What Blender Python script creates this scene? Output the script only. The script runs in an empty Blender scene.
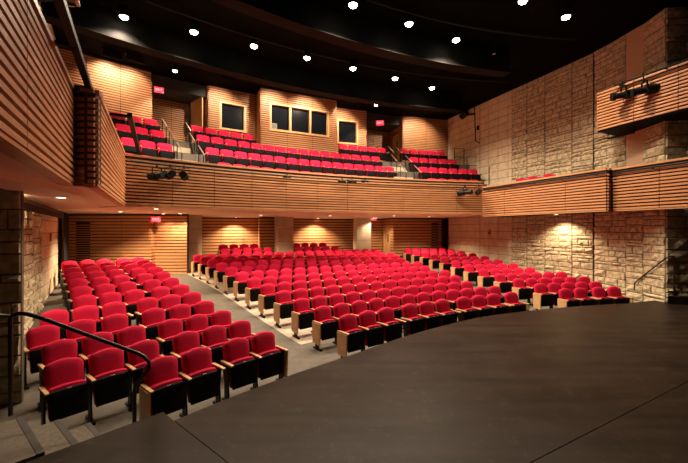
import bpy, math, random
from mathutils import Vector, Matrix
random.seed(7)
COL = bpy.context.scene.collection
PI = math.pi
EYE = 2.66                       # camera height over the front floor
CX, CY = 11.12, -7.1             # common centre of the seating arcs
F, U0, HY = 350.0, 344.0, 229.0

def P(a, R):
    a = math.radians(a)
    return (CX + R*math.cos(a), CY + R*math.sin(a))
def ang(x, y): return math.degrees(math.atan2(y-CY, x-CX))
def at_h(u, v, h):               # plan position of something seen at u,v and known to be h above the eye
    y = F*h/(HY-v); return ((u-U0)/F*y, y)
def on_arc(u, Rf):               # where the sight line u meets the arc Rf(angle)
    k = (u-U0)/F; lo, hi = 1.0, 40.0
    for _ in range(60):
        t = (lo+hi)/2; x, y = k*t, t
        if math.hypot(x-CX, y-CY) < Rf(ang(x, y)): lo = t
        else: hi = t
    return (k*t, t)
def on_line(u, p, q):
    k = (u-U0)/F; dx, dy = q[0]-p[0], q[1]-p[1]
    t = (k*p[1]-p[0])/(dx-k*dy)
    return (p[0]+dx*t, p[1]+dy*t)
def arcR(base): return lambda a: base+.03*(a-118)
def arc_pts(a0, a1, Rf, step=1.6):
    n = max(1, round(abs(a1-a0)/step))
    return [P(a0+(a1-a0)*i/n, Rf(a0+(a1-a0)*i/n)) for i in range(n+1)]

# ------------------------------------------------------------------ materials
def mat(name, rgb, rough=.6, metal=0, var=.0, scale=8, stretch=(1,1,1), bump=0, spec=.5, emit=None, estr=0, sheen=0, rgb2=None):
    m = bpy.data.materials.new(name); m.use_nodes = True
    nt = m.node_tree; b = nt.nodes['Principled BSDF']
    b.inputs['Base Color'].default_value = (*rgb, 1); b.inputs['Roughness'].default_value = rough
    b.inputs['Metallic'].default_value = metal; b.inputs['Specular IOR Level'].default_value = spec
    if sheen:
        b.inputs['Sheen Weight'].default_value = sheen; b.inputs['Sheen Tint'].default_value = (*rgb, 1)
    if emit: b.inputs['Emission Color'].default_value = (*emit, 1); b.inputs['Emission Strength'].default_value = estr
    if var or bump:
        tc = nt.nodes.new('ShaderNodeTexCoord'); mp = nt.nodes.new('ShaderNodeMapping')
        mp.inputs['Scale'].default_value = stretch
        no = nt.nodes.new('ShaderNodeTexNoise'); no.inputs['Scale'].default_value = scale; no.inputs['Detail'].default_value = 6
        nt.links.new(tc.outputs['Object'], mp.inputs['Vector']); nt.links.new(mp.outputs['Vector'], no.inputs['Vector'])
        if var:
            cr = nt.nodes.new('ShaderNodeValToRGB')
            c2 = rgb2 or rgb
            cr.color_ramp.elements[0].position = .3; cr.color_ramp.elements[1].position = .7
            cr.color_ramp.elements[0].color = (*[max(0, c*(1-var)) for c in rgb], 1)
            cr.color_ramp.elements[1].color = (*[min(1, c*(1+var)) for c in c2], 1)
            nt.links.new(no.outputs['Fac'], cr.inputs['Fac']); nt.links.new(cr.outputs['Color'], b.inputs['Base Color'])
        if bump:
            bp = nt.nodes.new('ShaderNodeBump'); bp.inputs['Strength'].default_value = bump; bp.inputs['Distance'].default_value = .02
            nt.links.new(no.outputs['Fac'], bp.inputs['Height']); nt.links.new(bp.outputs['Normal'], b.inputs['Normal'])
    return m
M = dict(
    red=mat('red_fabric', (.56,.007,.046), .85, var=.14, scale=60, bump=.1, spec=.2, sheen=.3),
    blackplastic=mat('black_plastic', (.005,.005,.0055), .7, spec=.08),
    blacksteel=mat('black_steel', (.006,.006,.006), .5, spec=.25),
    seatwood=mat('seat_wood', (.62,.36,.17), .4, var=.12, scale=5, stretch=(1,1,8)),
    slat=mat('slat_wood', (.56,.255,.108), .5, var=.2, scale=3, stretch=(.7,.7,14)),
    slatback=mat('slat_backing', (.075,.025,.010), .7, var=.2, scale=4),
    cap=mat('cap_wood', (.55,.27,.12), .4, var=.15, scale=3, stretch=(1,1,6)),
    plainwood=mat('plain_wood', (.66,.38,.17), .45, var=.15, scale=2.2, stretch=(5,5,.6)),
    stone=mat('split_stone', (.58,.47,.305), .9, var=.35, scale=9, bump=1.0, spec=.2),
    block=mat('smooth_block', (.70,.56,.385), .85, var=.13, scale=4, bump=.15, spec=.2),
    mortar=mat('mortar', (.13,.095,.06), .95, var=.2, scale=9),  # mortar tone darkened to stand for the shadows in the bed joints
    joint=mat('block_joint', (.10,.07,.045), .95),
    bulkhead=mat('bulkhead_black', (.03,.028,.026), .8),
    bounceplaster=mat('bounce_tinted_plaster', (.66,.43,.27), .7, var=.06, scale=2),  # colour includes the orange light reflected from the nearby wood
    concrete=mat('concrete', (.56,.45,.32), .8, var=.12, scale=3, bump=.1),
    soffit=mat('soffit_plaster', (.82,.58,.42), .7, var=.04, scale=2),
    ceilblack=mat('ceiling_black', (.003,.0028,.0026), .9, spec=.05, var=.2, scale=2),
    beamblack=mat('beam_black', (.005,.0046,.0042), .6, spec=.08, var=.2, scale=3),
    drape=mat('black_drape', (.012,.008,.008), .95),
    carpet=mat('aisle_floor', (.115,.095,.072), .8, var=.15, scale=6, bump=.1),
    platform=mat('seating_platform', (.44,.37,.28), .7, var=.1, scale=5),
    step=mat('step_carpet', (.125,.10,.074), .85, var=.2, scale=20, bump=.2),
    nosing=mat('step_nosing', (.05,.04,.034), .7, var=.2, scale=9),
    glass=mat('window_glass', (.006,.007,.010), .3, spec=.04),
    dark=mat('room_dark', (.01,.009,.009), .9),
    silver=mat('brushed_steel', (.75,.70,.62), .3, .9),
    bronze=mat('bronze_rail', (.045,.032,.022), .35, .5),
    lamp=mat('lamp_lens', (1,.9,.75), .4, emit=(1,.86,.66), estr=40),
    softlamp=mat('soffit_lamp_lens', (1,.9,.75), .4, emit=(1,.82,.58), estr=6),
    trimwhite=mat('trim_white', (.7,.6,.48), .5),
    signred=mat('exit_red', (.5,.02,.03), .5, emit=(1,.05,.09), estr=1.1),
    signletter=mat('exit_letter', (1,.6,.6), .5, emit=(1,.45,.45), estr=2),
    alarmred=mat('alarm_red', (.40,.03,.02), .5),
    grey=mat('monitor_grey', (.30,.26,.2), .5),
    greyplastic=mat('grey_plastic', (.16,.15,.14), .5),
)
def stage_mat():
    m = mat('stage_paint', (.080,.064,.052), .6, spec=.07)
    nt = m.node_tree; b = nt.nodes['Principled BSDF']; N = nt.nodes.new; L = nt.links.new
    tc = N('ShaderNodeTexCoord')
    n1 = N('ShaderNodeTexNoise'); n1.inputs['Scale'].default_value = .9; n1.inputs['Detail'].default_value = 8; n1.inputs['Roughness'].default_value = .65
    mp = N('ShaderNodeMapping'); mp.inputs['Rotation'].default_value = (0,0,math.radians(-29)); mp.inputs['Scale'].default_value = (.25,2.2,1)
    n2 = N('ShaderNodeTexNoise'); n2.inputs['Scale'].default_value = 2.5; n2.inputs['Detail'].default_value = 9
    n3 = N('ShaderNodeTexNoise'); n3.inputs['Scale'].default_value = 7; n3.inputs['Detail'].default_value = 10; n3.inputs['Roughness'].default_value = .75
    L(tc.outputs['Object'], n1.inputs['Vector']); L(tc.outputs['Object'], mp.inputs['Vector']); L(mp.outputs['Vector'], n2.inputs['Vector']); L(tc.outputs['Object'], n3.inputs['Vector'])
    mx = N('ShaderNodeMix'); mx.data_type = 'RGBA'; mx.inputs[6].default_value = (.0110,.0074,.0050,1); mx.inputs[7].default_value = (.030,.0205,.0140,1)
    ad = N('ShaderNodeMath'); ad.operation = 'ADD'; L(n1.outputs['Fac'], ad.inputs[0]); L(n2.outputs['Fac'], ad.inputs[1])
    r = N('ShaderNodeMapRange'); r.inputs[1].default_value = .75; r.inputs[2].default_value = 1.3; L(ad.outputs[0], r.inputs[0]); L(r.outputs[0], mx.inputs[0])
    cr = N('ShaderNodeValToRGB'); cr.color_ramp.elements[0].position = .55; cr.color_ramp.elements[1].position = .70
    cr.color_ramp.elements[0].color = (0,0,0,1); cr.color_ramp.elements[1].color = (.4,.4,.4,1); L(n3.outputs['Fac'], cr.inputs['Fac'])
    m2 = N('ShaderNodeMix'); m2.data_type = 'RGBA'; m2.inputs[7].default_value = (.085,.064,.048,1)
    L(cr.outputs['Color'], m2.inputs[0]); L(mx.outputs[2], m2.inputs[6]); L(m2.outputs[2], b.inputs['Base Color'])
    rr = N('ShaderNodeMapRange'); rr.inputs[3].default_value = .30; rr.inputs[4].default_value = .50; L(n1.outputs['Fac'], rr.inputs[0]); L(rr.outputs[0], b.inputs['Roughness'])
    return m
M['stage'] = stage_mat()

# ------------------------------------------------------------------ mesh builder
class MB:
    def __init__(s): s.v, s.f, s.sm = [], [], False
    def quad(s, a, b, c, d):
        n = len(s.v); s.v += [tuple(a), tuple(b), tuple(c), tuple(d)]; s.f.append((n,n+1,n+2,n+3)); return s
    def hexa(s, lo, hi):         # two matching quads
        n = len(s.v); s.v += [tuple(p) for p in lo]+[tuple(p) for p in hi]
        k = len(lo)
        s.f.append(tuple(n+i for i in reversed(range(k)))); s.f.append(tuple(n+k+i for i in range(k)))
        for i in range(k):
            j = (i+1) % k; s.f.append((n+i, n+j, n+k+j, n+k+i))
        return s
    def box(s, c, d, rz=0, mx=None):
        x, y, z = d[0]/2, d[1]/2, d[2]/2
        pts = [Vector(p) for p in ((-x,-y,-z),(x,-y,-z),(x,y,-z),(-x,y,-z),(-x,-y,z),(x,-y,z),(x,y,z),(-x,y,z))]
        m = mx if mx else Matrix.Rotation(rz, 3, 'Z')
        pts = [m @ p + Vector(c) for p in pts]
        return s.hexa(pts[:4], pts[4:])
    def prism(s, poly, z0, z1):
        a = sum(poly[i][0]*poly[(i+1) % len(poly)][1]-poly[(i+1) % len(poly)][0]*poly[i][1] for i in range(len(poly)))
        if a < 0: poly = poly[::-1]
        return s.hexa([(x,y,z0) for x,y in poly], [(x,y,z1) for x,y in poly])
    def wall(s, p, q, z0, z1, t):  # a slab of thickness t behind (left of) the line p-q
        dx, dy = q[0]-p[0], q[1]-p[1]; l = math.hypot(dx, dy); nx, ny = -dy/l*t, dx/l*t
        return s.prism([p, q, (q[0]+nx,q[1]+ny), (p[0]+nx,p[1]+ny)], z0, z1)
    def tube(s, pts, r, n=8, cap=True):
        pts = [Vector(p) for p in pts]; base = len(s.v); s.sm = True
        up = Vector((0,0,1))
        for i, p in enumerate(pts):
            d = (pts[min(i+1,len(pts)-1)]-pts[max(i-1,0)]).normalized()
            a = d.cross(up)
            if a.length < 1e-3: a = d.cross(Vector((1,0,0)))
            a.normalize(); b = d.cross(a)
            if i and (a.dot(pa) < 0): a, b = -a, -b
            pa = a
            for k in range(n):
                t = 2*PI*k/n; s.v.append(tuple(p+a*math.cos(t)*r+b*math.sin(t)*r))
        for i in range(len(pts)-1):
            for k in range(n):
                j = (k+1) % n; s.f.append((base+i*n+k, base+i*n+j, base+(i+1)*n+j, base+(i+1)*n+k))
        if cap:
            s.f.append(tuple(base+k for k in reversed(range(n)))); e = base+(len(pts)-1)*n
            s.f.append(tuple(e+k for k in range(n)))
        return s
    def lathe(s, prof, n=20, mx=None, off=(0,0,0)):  # prof: (r, z)
        base = len(s.v); s.sm = True; mx = mx or Matrix.Identity(3); off = Vector(off)
        for r, z in prof:
            for k in range(n):
                t = 2*PI*k/n; s.v.append(tuple(mx @ Vector((r*math.cos(t), r*math.sin(t), z))+off))
        for i in range(len(prof)-1):
            for k in range(n):
                j = (k+1) % n; s.f.append((base+i*n+k, base+i*n+j, base+(i+1)*n+j, base+(i+1)*n+k))
        s.f.append(tuple(base+k for k in reversed(range(n)))); e = base+(len(prof)-1)*n
        s.f.append(tuple(e+k for k in range(n)))
        return s
    def rings(s, rings):         # closed loops of equal length, capped both ends
        n = len(rings[0]); base = len(s.v); s.sm = True
        for r in rings: s.v += [tuple(p) for p in r]
        for i in range(len(rings)-1):
            for k in range(n):
                j = (k+1) % n; s.f.append((base+i*n+k, base+i*n+j, base+(i+1)*n+j, base+(i+1)*n+k))
        s.f.append(tuple(base+k for k in reversed(range(n)))); e = base+(len(rings)-1)*n
        s.f.append(tuple(e+k for k in range(n)))
        return s
    def mesh(s, name, m):
        me = bpy.data.meshes.new(name); me.from_pydata(s.v, [], s.f); me.materials.append(m)
        if s.sm:
            me.polygons.foreach_set('use_smooth', [True]*len(me.polygons))
            me.set_sharp_from_angle(angle=math.radians(38))
        me.update(); return me
    def build(s, name, m, parent=None):
        o = bpy.data.objects.new(name, s.mesh(name, M[m] if isinstance(m, str) else m)); COL.objects.link(o)
        if parent: o.parent = parent
        return o
def tag(o, label, cat, group=None):
    o['label'] = label; o['category'] = cat
    if group: o['group'] = group
    return o
def empty(name, loc=(0,0,0), rz=0):
    o = bpy.data.objects.new(name, None); COL.objects.link(o); o.location = loc; o.rotation_euler = (0,0,rz)
    o.empty_display_size = .1
    return o
def thing(name, label, cat, loc=(0,0,0), rz=0, group=None): return tag(empty(name, loc, rz), label, cat, group)
def struct(o, label=None):
    o['kind'] = 'structure'
    if label: o['label'] = label
    return o
def copy_tree(o, parent=None):
    c = o.copy(); COL.objects.link(c)
    if parent: c.parent = parent
    for ch in list(o.children): copy_tree(ch, c)
    return c

# ------------------------------------------------------------------ wall claddings
PITCH = .097
def path_fn(path):
    ls = [0]
    for a, b in zip(path, path[1:]): ls.append(ls[-1]+math.hypot(b[0]-a[0], b[1]-a[1]))
    def at(s):
        s = min(max(s, 0), ls[-1])
        for i in range(len(path)-1):
            if s <= ls[i+1] or i == len(path)-2:
                t = (s-ls[i])/(ls[i+1]-ls[i]); a, b = path[i], path[i+1]
                l = ls[i+1]-ls[i]
                return (a[0]+(b[0]-a[0])*t, a[1]+(b[1]-a[1])*t), ((b[0]-a[0])/l, (b[1]-a[1])/l)
    return at, ls
def slat_wall(name, path, z0, z1, holes=(), panel=1.22, back=.16, side=1, slat_h=.055, dep=.042, label=None, joint=.02, parent=None, pitch=PITCH):
    """path runs with the room on its right-hand side (side=1). holes: (s0,s1,z0,z1)."""
    at, ls = path_fn(path); Ltot = ls[-1]
    def pt(s, d):                # d>0 into the room
        (x, y), (tx, ty) = at(s); return (x+ty*d*side, y-tx*d*side)
    cuts = sorted(set([0, Ltot]+[l for l in ls]+[h for H in holes for h in H[:2]]))
    zc = sorted(set([z0, z1]+[h for H in holes for h in H[2:]]))
    bk = MB()
    def inhole(s, z): return any(H[0] < s < H[1] and H[2] < z < H[3] for H in holes)
    eps = 1e-4
    for a, b in zip(cuts, cuts[1:]):
        if b-a < 1e-5: continue
        for c, d in zip(zc, zc[1:]):
            if inhole((a+b)/2, (c+d)/2): continue
            bk.prism([pt(a+eps, 0), pt(b-eps, 0), pt(b-eps, -back), pt(a+eps, -back)], c, d)
    o = bk.build(name, 'slatback', parent)
    if not parent: struct(o, label)
    sl = MB(); npan = max(1, round(Ltot/panel)); w = Ltot/npan
    nz = int((z1-z0)/pitch); slat_h = slat_h if pitch == PITCH else pitch*.7
    for i in range(nz):
        za = z0+.012+i*pitch; zb = za+slat_h
        if zb > z1: break
        for k in range(npan):
            segs = [(k*w+(joint/2 if k else 0), (k+1)*w-(joint/2 if k < npan-1 else 0))]
            for H in holes:
                if H[2] < zb and H[3] > za:
                    ns = []
                    for a, b in segs:
                        if H[1] <= a or H[0] >= b: ns.append((a, b)); continue
                        if H[0] > a: ns.append((a, H[0]))
                        if H[1] < b: ns.append((H[1], b))
                    segs = ns
            for a, b in segs:
                sub = [a]+[l for l in ls if a+1e-3 < l < b-1e-3]+[b]
                for c, d in zip(sub, sub[1:]):
                    if d-c > .01: sl.prism([pt(c,dep), pt(d,dep), pt(d,.0005), pt(c,.0005)], za, zb)
    so = sl.build('slats', 'slat', o)
    return o
def stone_wall(name, p, q, z0, z1, rough=True, big=1.0, seams=(), back=.2, parent=None, label=None, holes=()):
    """coursed stone on the line p-q, the room on the right-hand side."""
    dx, dy = q[0]-p[0], q[1]-p[1]; L = math.hypot(dx, dy); tx, ty = dx/L, dy/L; nx, ny = ty, -tx
    def pt(s, z, d): return (p[0]+tx*s+nx*d, p[1]+ty*s+ny*d, z)
    bk = MB(); bk.prism([pt(0,0,0)[:2], pt(L,0,0)[:2], pt(L,0,-back)[:2], pt(0,0,-back)[:2]], z0, z1)
    o = bk.build(name, 'mortar' if rough else 'joint', parent)
    if not parent: struct(o, label)
    st = MB(); edges = [0]+[s for s in sorted(seams) if 0 < s < L]+[L]
    for a0, b0 in zip(edges, edges[1:]):
        a0 += .008 if a0 else 0; b0 -= .008 if b0 < L else 0
        z = z0; row = 0
        while z < z1-.03:
            h = random.choice((.10,.15,.20,.25))*big if rough else .30
            h = min(h if rough else .37, z1-z)
            s = a0; first = True
            while s < b0-.02:
                w = (random.uniform(.22,.75)*big if rough else .61)
                first = False
                e = min(s+w, b0)
                if b0-e < .1: e = b0
                j = .009 if rough else .009
                if rough:
                    d = random.uniform(.012,.075); n = len(st.v)
                    nsx = 4 if e-s > .3 else 3
                    sa, sb, za, zb = s+j, e-j, z+j, z+h-j
                    st.v += [pt(sa,za,0), pt(sb,za,0), pt(sb,zb,0), pt(sa,zb,0)]
                    g = []
                    for iz in range(3):
                        for ix in range(nsx):
                            fx, fz = ix/(nsx-1), iz/2
                            ii = .012; edge = ix in (0,nsx-1) or iz in (0,2)
                            dd = d*(.55 if edge else 1)*random.uniform(.5,1.4)
                            g.append(pt(sa+ii+(sb-sa-2*ii)*fx, za+ii+(zb-za-2*ii)*fz, dd))
                    st.v += g; m = n+4
                    for iz in range(2):
                        for ix in range(nsx-1):
                            st.f.append((m+iz*nsx+ix, m+iz*nsx+ix+1, m+(iz+1)*nsx+ix+1, m+(iz+1)*nsx+ix))
                    B = [m+i for i in range(nsx)]; T = [m+2*nsx+i for i in range(nsx)]
                    st.f.append((n, n+1, *reversed(B))); st.f.append((*T, n+2, n+3))
                    st.f.append((n, m, m+nsx, m+2*nsx, n+3)); st.f.append((n+1, n+2, m+3*nsx-1, m+2*nsx-1, m+nsx-1))
                else:
                    st.prism([pt(s+j,0,0)[:2], pt(e-j,0,0)[:2], pt(e-j,0,.012)[:2], pt(s+j,0,.012)[:2]], z+j, z+h-j)
                s = e
            z += h; row += 1
    st.build('stonework' if rough else 'blockwork', 'stone' if rough else 'block', o)
    return o

# ------------------------------------------------------------------ key plan positions
Z_RAIL, Z_FAS = EYE+2.16, EYE+.66
Z_SOF, Z_CEIL = EYE+.655, EYE+6.5
RISE = [0,.012,.05,.12,.20,.28,.37,.46,.54,.60,.65,.68]
ROW0, ROWS = 17.95, .905         # seat centre radius of the front row, row spacing
def rise(R):
    k = (R-ROW0)/ROWS
    if k <= 0: return 0.0
    if k >= 11: return .68+min(.06, .02*(k-11))
    i = int(k); return RISE[i]+(RISE[i+1]-RISE[i])*(k-i)
RAIL = arcR(23.9); UPW = arcR(28.3)
LW0, LW1 = (-5.48,5.4), (-11.9,15.0)        # left wall
RW0, RW1 = (5.97,21.2), (9.2,12.9)          # right wall, far part
RW2, RW3 = (9.5,11.1), (9.45,10.28)
# left wall extended upward corner and right
# ------------------------------------------------------------------ floor, stage, steps
mb = MB()
A0, A1, NA = 82, 158, 38
RR = [12,15]+[ROW0-.3]+[ROW0+ROWS*k for k in range(0,12)]+[29.4,31,34]
for i in range(len(RR)):
    for j in range(NA+1):
        x, y = P(A0+(A1-A0)*j/NA, RR[i]); mb.v.append((x, y, rise(RR[i])))
for i in range(len(RR)-1):
    for j in range(NA):
        mb.f.append((i*(NA+1)+j, (i+1)*(NA+1)+j, (i+1)*(NA+1)+j+1, i*(NA+1)+j+1))
mb.sm = True
struct(mb.build('floor', 'carpet'), 'grey-brown aisle floor rising in a shallow rake')
def plat(name, a0, a1, r0, r1, label):
    mb = MB(); na = max(4, int(abs(a1-a0))); rs = [r0]+[ROW0+ROWS*k for k in range(12) if r0 < ROW0+ROWS*k < r1]+[r1]
    for R in rs:
        for j in range(na+1):
            x, y = P(a0+(a1-a0)*j/na, R); mb.v.append((x, y, rise(R)+.005))
    n = len(mb.v)
    for R in rs:
        for j in range(na+1):
            x, y = P(a0+(a1-a0)*j/na, R); mb.v.append((x, y, rise(R)-.02))
    for i in range(len(rs)-1):
        for j in range(na):
            q = (i*(na+1)+j, (i+1)*(na+1)+j, (i+1)*(na+1)+j+1, i*(na+1)+j+1)
            mb.f.append(q if a1 > a0 else q[::-1])
    for i in range(len(rs)-1):
        for j in (0, na):
            a, b = i*(na+1)+j, (i+1)*(na+1)+j; mb.f.append((a, b, b+n, a+n))
    for j in range(na):
        for i in (0, len(rs)-1):
            a = i*(na+1)+j; mb.f.append((a, a+1, a+1+n, a+n))
    struct(mb.build(name, 'platform'), label)
plat('floor_platform_centre', 109.0, 128.8, ROW0+1.35, 28.9, 'pale floor strip under the middle seats')
ZS = .5
stage_edge = lambda a: min(17.1+max(0, 130-a)*.03, 17.5)+max(0, 99.5-a)*.07
front = [P(a, stage_edge(a)) for a in [139.1-i*1.2 for i in range(40)]]
seamA, seamB = at_h(174.5,420.4,-2.16), at_h(229,463,-2.16)
sd = (seamB[0]-seamA[0], seamB[1]-seamA[1]); far = (seamA[0]+sd[0]*5, seamA[1]+sd[1]*5)
mid0, mid1 = at_h(528.7,463,-2.16), at_h(688,381,-2.16)
md = (mid1[0]-mid0[0], mid1[1]-mid0[1]); ml = math.hypot(*md); md = (md[0]/ml, md[1]/ml)
def along(p, d, t): return (p[0]+d[0]*t, p[1]+d[1]*t)
m_r = along(mid0, md, 11.5)
den = sd[0]*md[1]-sd[1]*md[0]; tt = ((mid0[0]-seamA[0])*md[1]-(mid0[1]-seamA[1])*md[0])/den; XP = along(seamA, sd, tt)
# apron, main stage and left wing are separate sheets with a hair-line joint
apron = [seamA]+front[1:]+[m_r, XP]
so = MB().prism([(x,y) for x,y in apron], 0, ZS).build('floor_stage_apron', 'stage'); struct(so, 'dark brown painted stage apron with a curved front')
pv = (md[1]*.012, -md[0]*.012)
back = [(XP[0]+pv[0]+.01,XP[1]+pv[1]), (m_r[0]+pv[0],m_r[1]+pv[1]), (m_r[0]+5,m_r[1]-11), (XP[0]-.4,XP[1]-4)]
so = MB().prism(back, 0, ZS+.006).build('floor_stage', 'stage'); struct(so, 'dark painted main stage behind the joint line')
ap = at_h(163,412,-2.16); le = at_h(30,461,-2.16)
wing = [ap, (seamA[0]-.008, seamA[1]-.008), (XP[0]-.008, XP[1]-.008), (XP[0]-.42,XP[1]-4), (-5.5,-1.5), along(le, (le[0]-ap[0], le[1]-ap[1]), 2.2)]
so = MB().prism(wing, 0, ZS+.002).build('floor_stage_wing', 'stage'); struct(so, 'dark painted stage corner beside the steps')
# steps beside the stage corner
ed = (ap[0]-le[0], ap[1]-le[1]); el = math.hypot(*ed); ed = (ed[0]/el, ed[1]/el)   # along stage edge, downwards
n1o, n1i = at_h(23.3,417.7,-2.16), at_h(44.8,452.6,-2.16)
wv = (n1o[0]-n1i[0], n1o[1]-n1i[1]); wl = math.hypot(*wv); wv = (wv[0]/wl, wv[1]/wl)
n1i = along(n1i, wv, .02)
st = MB(); nz = MB()
for i, (z, s0, s1) in enumerate(((.498,-2.4,0), (.332,0,.33), (.166,.33,.64))):
    w = wl+.02
    a, b = along(n1i, ed, s0), along(n1i, ed, s1)
    st.prism([a, b, along(b, wv, w), along(a, wv, w)], 0, z)
    c = along(n1i, ed, s1-.055)
    nz.prism([c, along(b, ed, .004), along(along(b, ed, .004), wv, w), along(c, wv, w)], z-.03, z+.004)
so = struct(st.build('floor_steps', 'step'), 'three carpeted steps going down beside the stage corner'); nz.build('step_nosing', 'nosing', so)
# steps on the far side of the stage
st = MB()
r0 = P(97.2, 17.75); 
rp = (9.55, 10.85)
for i, z in enumerate((.332, .166)):
    st.prism([(8.95-.3*i,11.0+.02*i), (9.25-.3*i,11.1+.02*i), (9.25-.3*i,11.55), (8.95-.3*i,11.45)], 0, z)
struct(st.build('floor_steps_far', 'step'), 'dark steps at the far end of the stage')

# ------------------------------------------------------------------ seats
def rwall(y): return RW0[0]+(RW1[0]-RW0[0])*(RW0[1]-y)/(RW0[1]-RW1[1])
def lwall(y): return LW0[0]+(LW1[0]-LW0[0])*(y-LW0[1])/(LW1[1]-LW0[1])
def outline(hw, h, r, crown, nb=3):
    """rounded top outline (x,z), z from 0 to h"""
    pts = [(-hw*.94, 0.0), (hw*.94, 0.0)]
    pts = []
    pts += [(hw*.93*(-1+2*i/4), 0.0) for i in range(5)]
    pts += [(hw*(.93+.07*i/4), (h-r)*i/4) for i in range(1,5)]
    for i in range(1,6):
        t = PI/2*i/5; pts.append((hw-r+r*math.cos(t), h-r+r*math.sin(t)))
    n = 6
    x0 = hw-r
    for i in range(1,n):
        x = x0*(1-2*i/n); pts.append((x, h+crown*(1-(x/x0)**2)))
    for i in range(0,5):
        t = PI/2*i/5; pts.append((-hw+r-r*math.sin(t), h-r+r*math.cos(t)))
    pts += [(-hw*(.93+.07*i/4), (h-r)*i/4) for i in range(4,0,-1)]
    return pts
def pad(ol, zc, prof):
    """prof: list of (scale, y); shrinks the outline about its centre"""
    out = []
    for s, y in prof:
        out.append([(x*s, y, zc+(z-zc)*s) for x, z in ol])
    return MB().rings(out)
def tilt(mb, ax_z, ax_y, deg):
    a = math.radians(deg); c, s = math.cos(a), math.sin(a)
    mb.v = [(x, ax_y+(y-ax_y)*c-(z-ax_z)*s, ax_z+(y-ax_y)*s+(z-ax_z)*c) for x, y, z in mb.v]
    return mb
SP, SPL, BP = .53, .497, .55      # seat pitch: middle and right, left block, balcony
def seat_meshes():
    d = {}
    ol = outline(.222, .47, .10, .022)
    back = pad(ol, .25, [(.97,-.045),(1,-.03),(1,0),(.975,.025),(.9,.043),(.6,.055),(.25,.058)])
    back.v = [(x,y-.13,z+.40) for x,y,z in back.v]; tilt(back, .40, -.13, 11)
    d['backrest'] = back.mesh('backrest', M['red'])
    ol = outline(.223, .47, .10, .02)
    sh = pad(ol, .22, [(.92,-.085),(.985,-.072),(1.0,-.05),(1.0,-.04),(.98,-.036)])
    sh.v = [(x,y-.13,z+.36) for x,y,z in sh.v]; tilt(sh, .40, -.13, 11)
    d['back_shell'] = sh.mesh('back_shell', M['blackplastic'])
    ol = outline(.216, .385, .05, .012)
    olb = outline(.25, .47, .07, .012)
    bk = pad(olb, .25, [(.97,-.045),(1,-.03),(1,0),(.975,.025),(.9,.043),(.6,.055),(.25,.058)])
    bk.v = [(x,y-.13,z+.40) for x,y,z in bk.v]; tilt(bk, .40, -.13, 11)
    d['Bbackrest'] = bk.mesh('backrest', M['red'])
    cu = pad(ol, .2, [(.9,-.055),(.97,-.045),(1,-.02),(1,.03),(.98,.045),(.95,.05)])
    cu.v = [(x,y+.0,z+.205) for x,y,z in cu.v]; tilt(cu, .2, .0, 5)
    d['seat_cushion'] = cu.mesh('seat_cushion', M['red'])
    ol = outline(.219, .365, .03, .004)
    pn = pad([(x,z) for x,z in ol], .19, [(.98,.052),(1,.06),(1,.085),(.97,.1),(.9,.106)])
    pn.v = [(x,y+.0,z+.19) for x,y,z in pn.v]; tilt(pn, .2, .0, 5)
    d['seat_pan'] = pn.mesh('seat_pan', M['blackplastic'])
    pl = MB(); pl.box((0,.06,.564), (.05,.012,.014)); d['number_plate'] = pl.mesh('number_plate', M['silver'])
    def arm(x):
        mb = MB(); w = .023
        pr = [(-.19,.568),(.145,.577),(.157,.584),(.157,.598),(.145,.605),(-.19,.595)]
        mb.hexa([(x-w,y,z) for y,z in pr][::-1], [(x+w,y,z) for y,z in pr][::-1])
        return mb
    def leg(x):
        mb = MB()
        pr = [(-.17,.565),(.06,.573),(.02,.30),(.05,.03),(-.085,.03),(-.095,.30)]
        mb.hexa([(x-.012,y,z) for y,z in pr], [(x+.012,y,z) for y,z in pr])
        mb.box((x,0,.008), (.05,.30,.044))
        return mb
    def endp(x):
        mb = MB()
        pr = [(-.16,.135),(.115,.10),(.14,.574),(-.18,.565)]
        mb.hexa([(x-.014,y,z) for y,z in pr], [(x+.014,y,z) for y,z in pr])
        return mb
    for tg, h in (('', SP/2), ('L', SPL/2), ('B', BP/2)):
        for sg, x in (('+', 1), ('-', -1)):
            d[tg+'arm'+sg] = arm(x*h).mesh('armrest', M['seatwood']); d[tg+'leg'+sg] = leg(x*h).mesh('leg', M['blacksteel'])
            d[tg+'end'+sg] = endp(x*(h+.0235)).mesh('end_panel', M['seatwood'])
    return d
SM = seat_meshes()
SEATS = []                       # (id, x, y, z, rz, flags, label, group)
ORD = 'zeroth first second third fourth fifth sixth seventh eighth ninth tenth eleventh twelfth thirteenth fourteenth fifteenth sixteenth seventeenth eighteenth nineteenth twentieth'.split()
def add_seat(sid, x, y, z, rz, first, last, lend, rend, label, group, plate):
    SEATS.append((sid, x, y, z, rz, first, last, lend, rend, label, group, plate))
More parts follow.
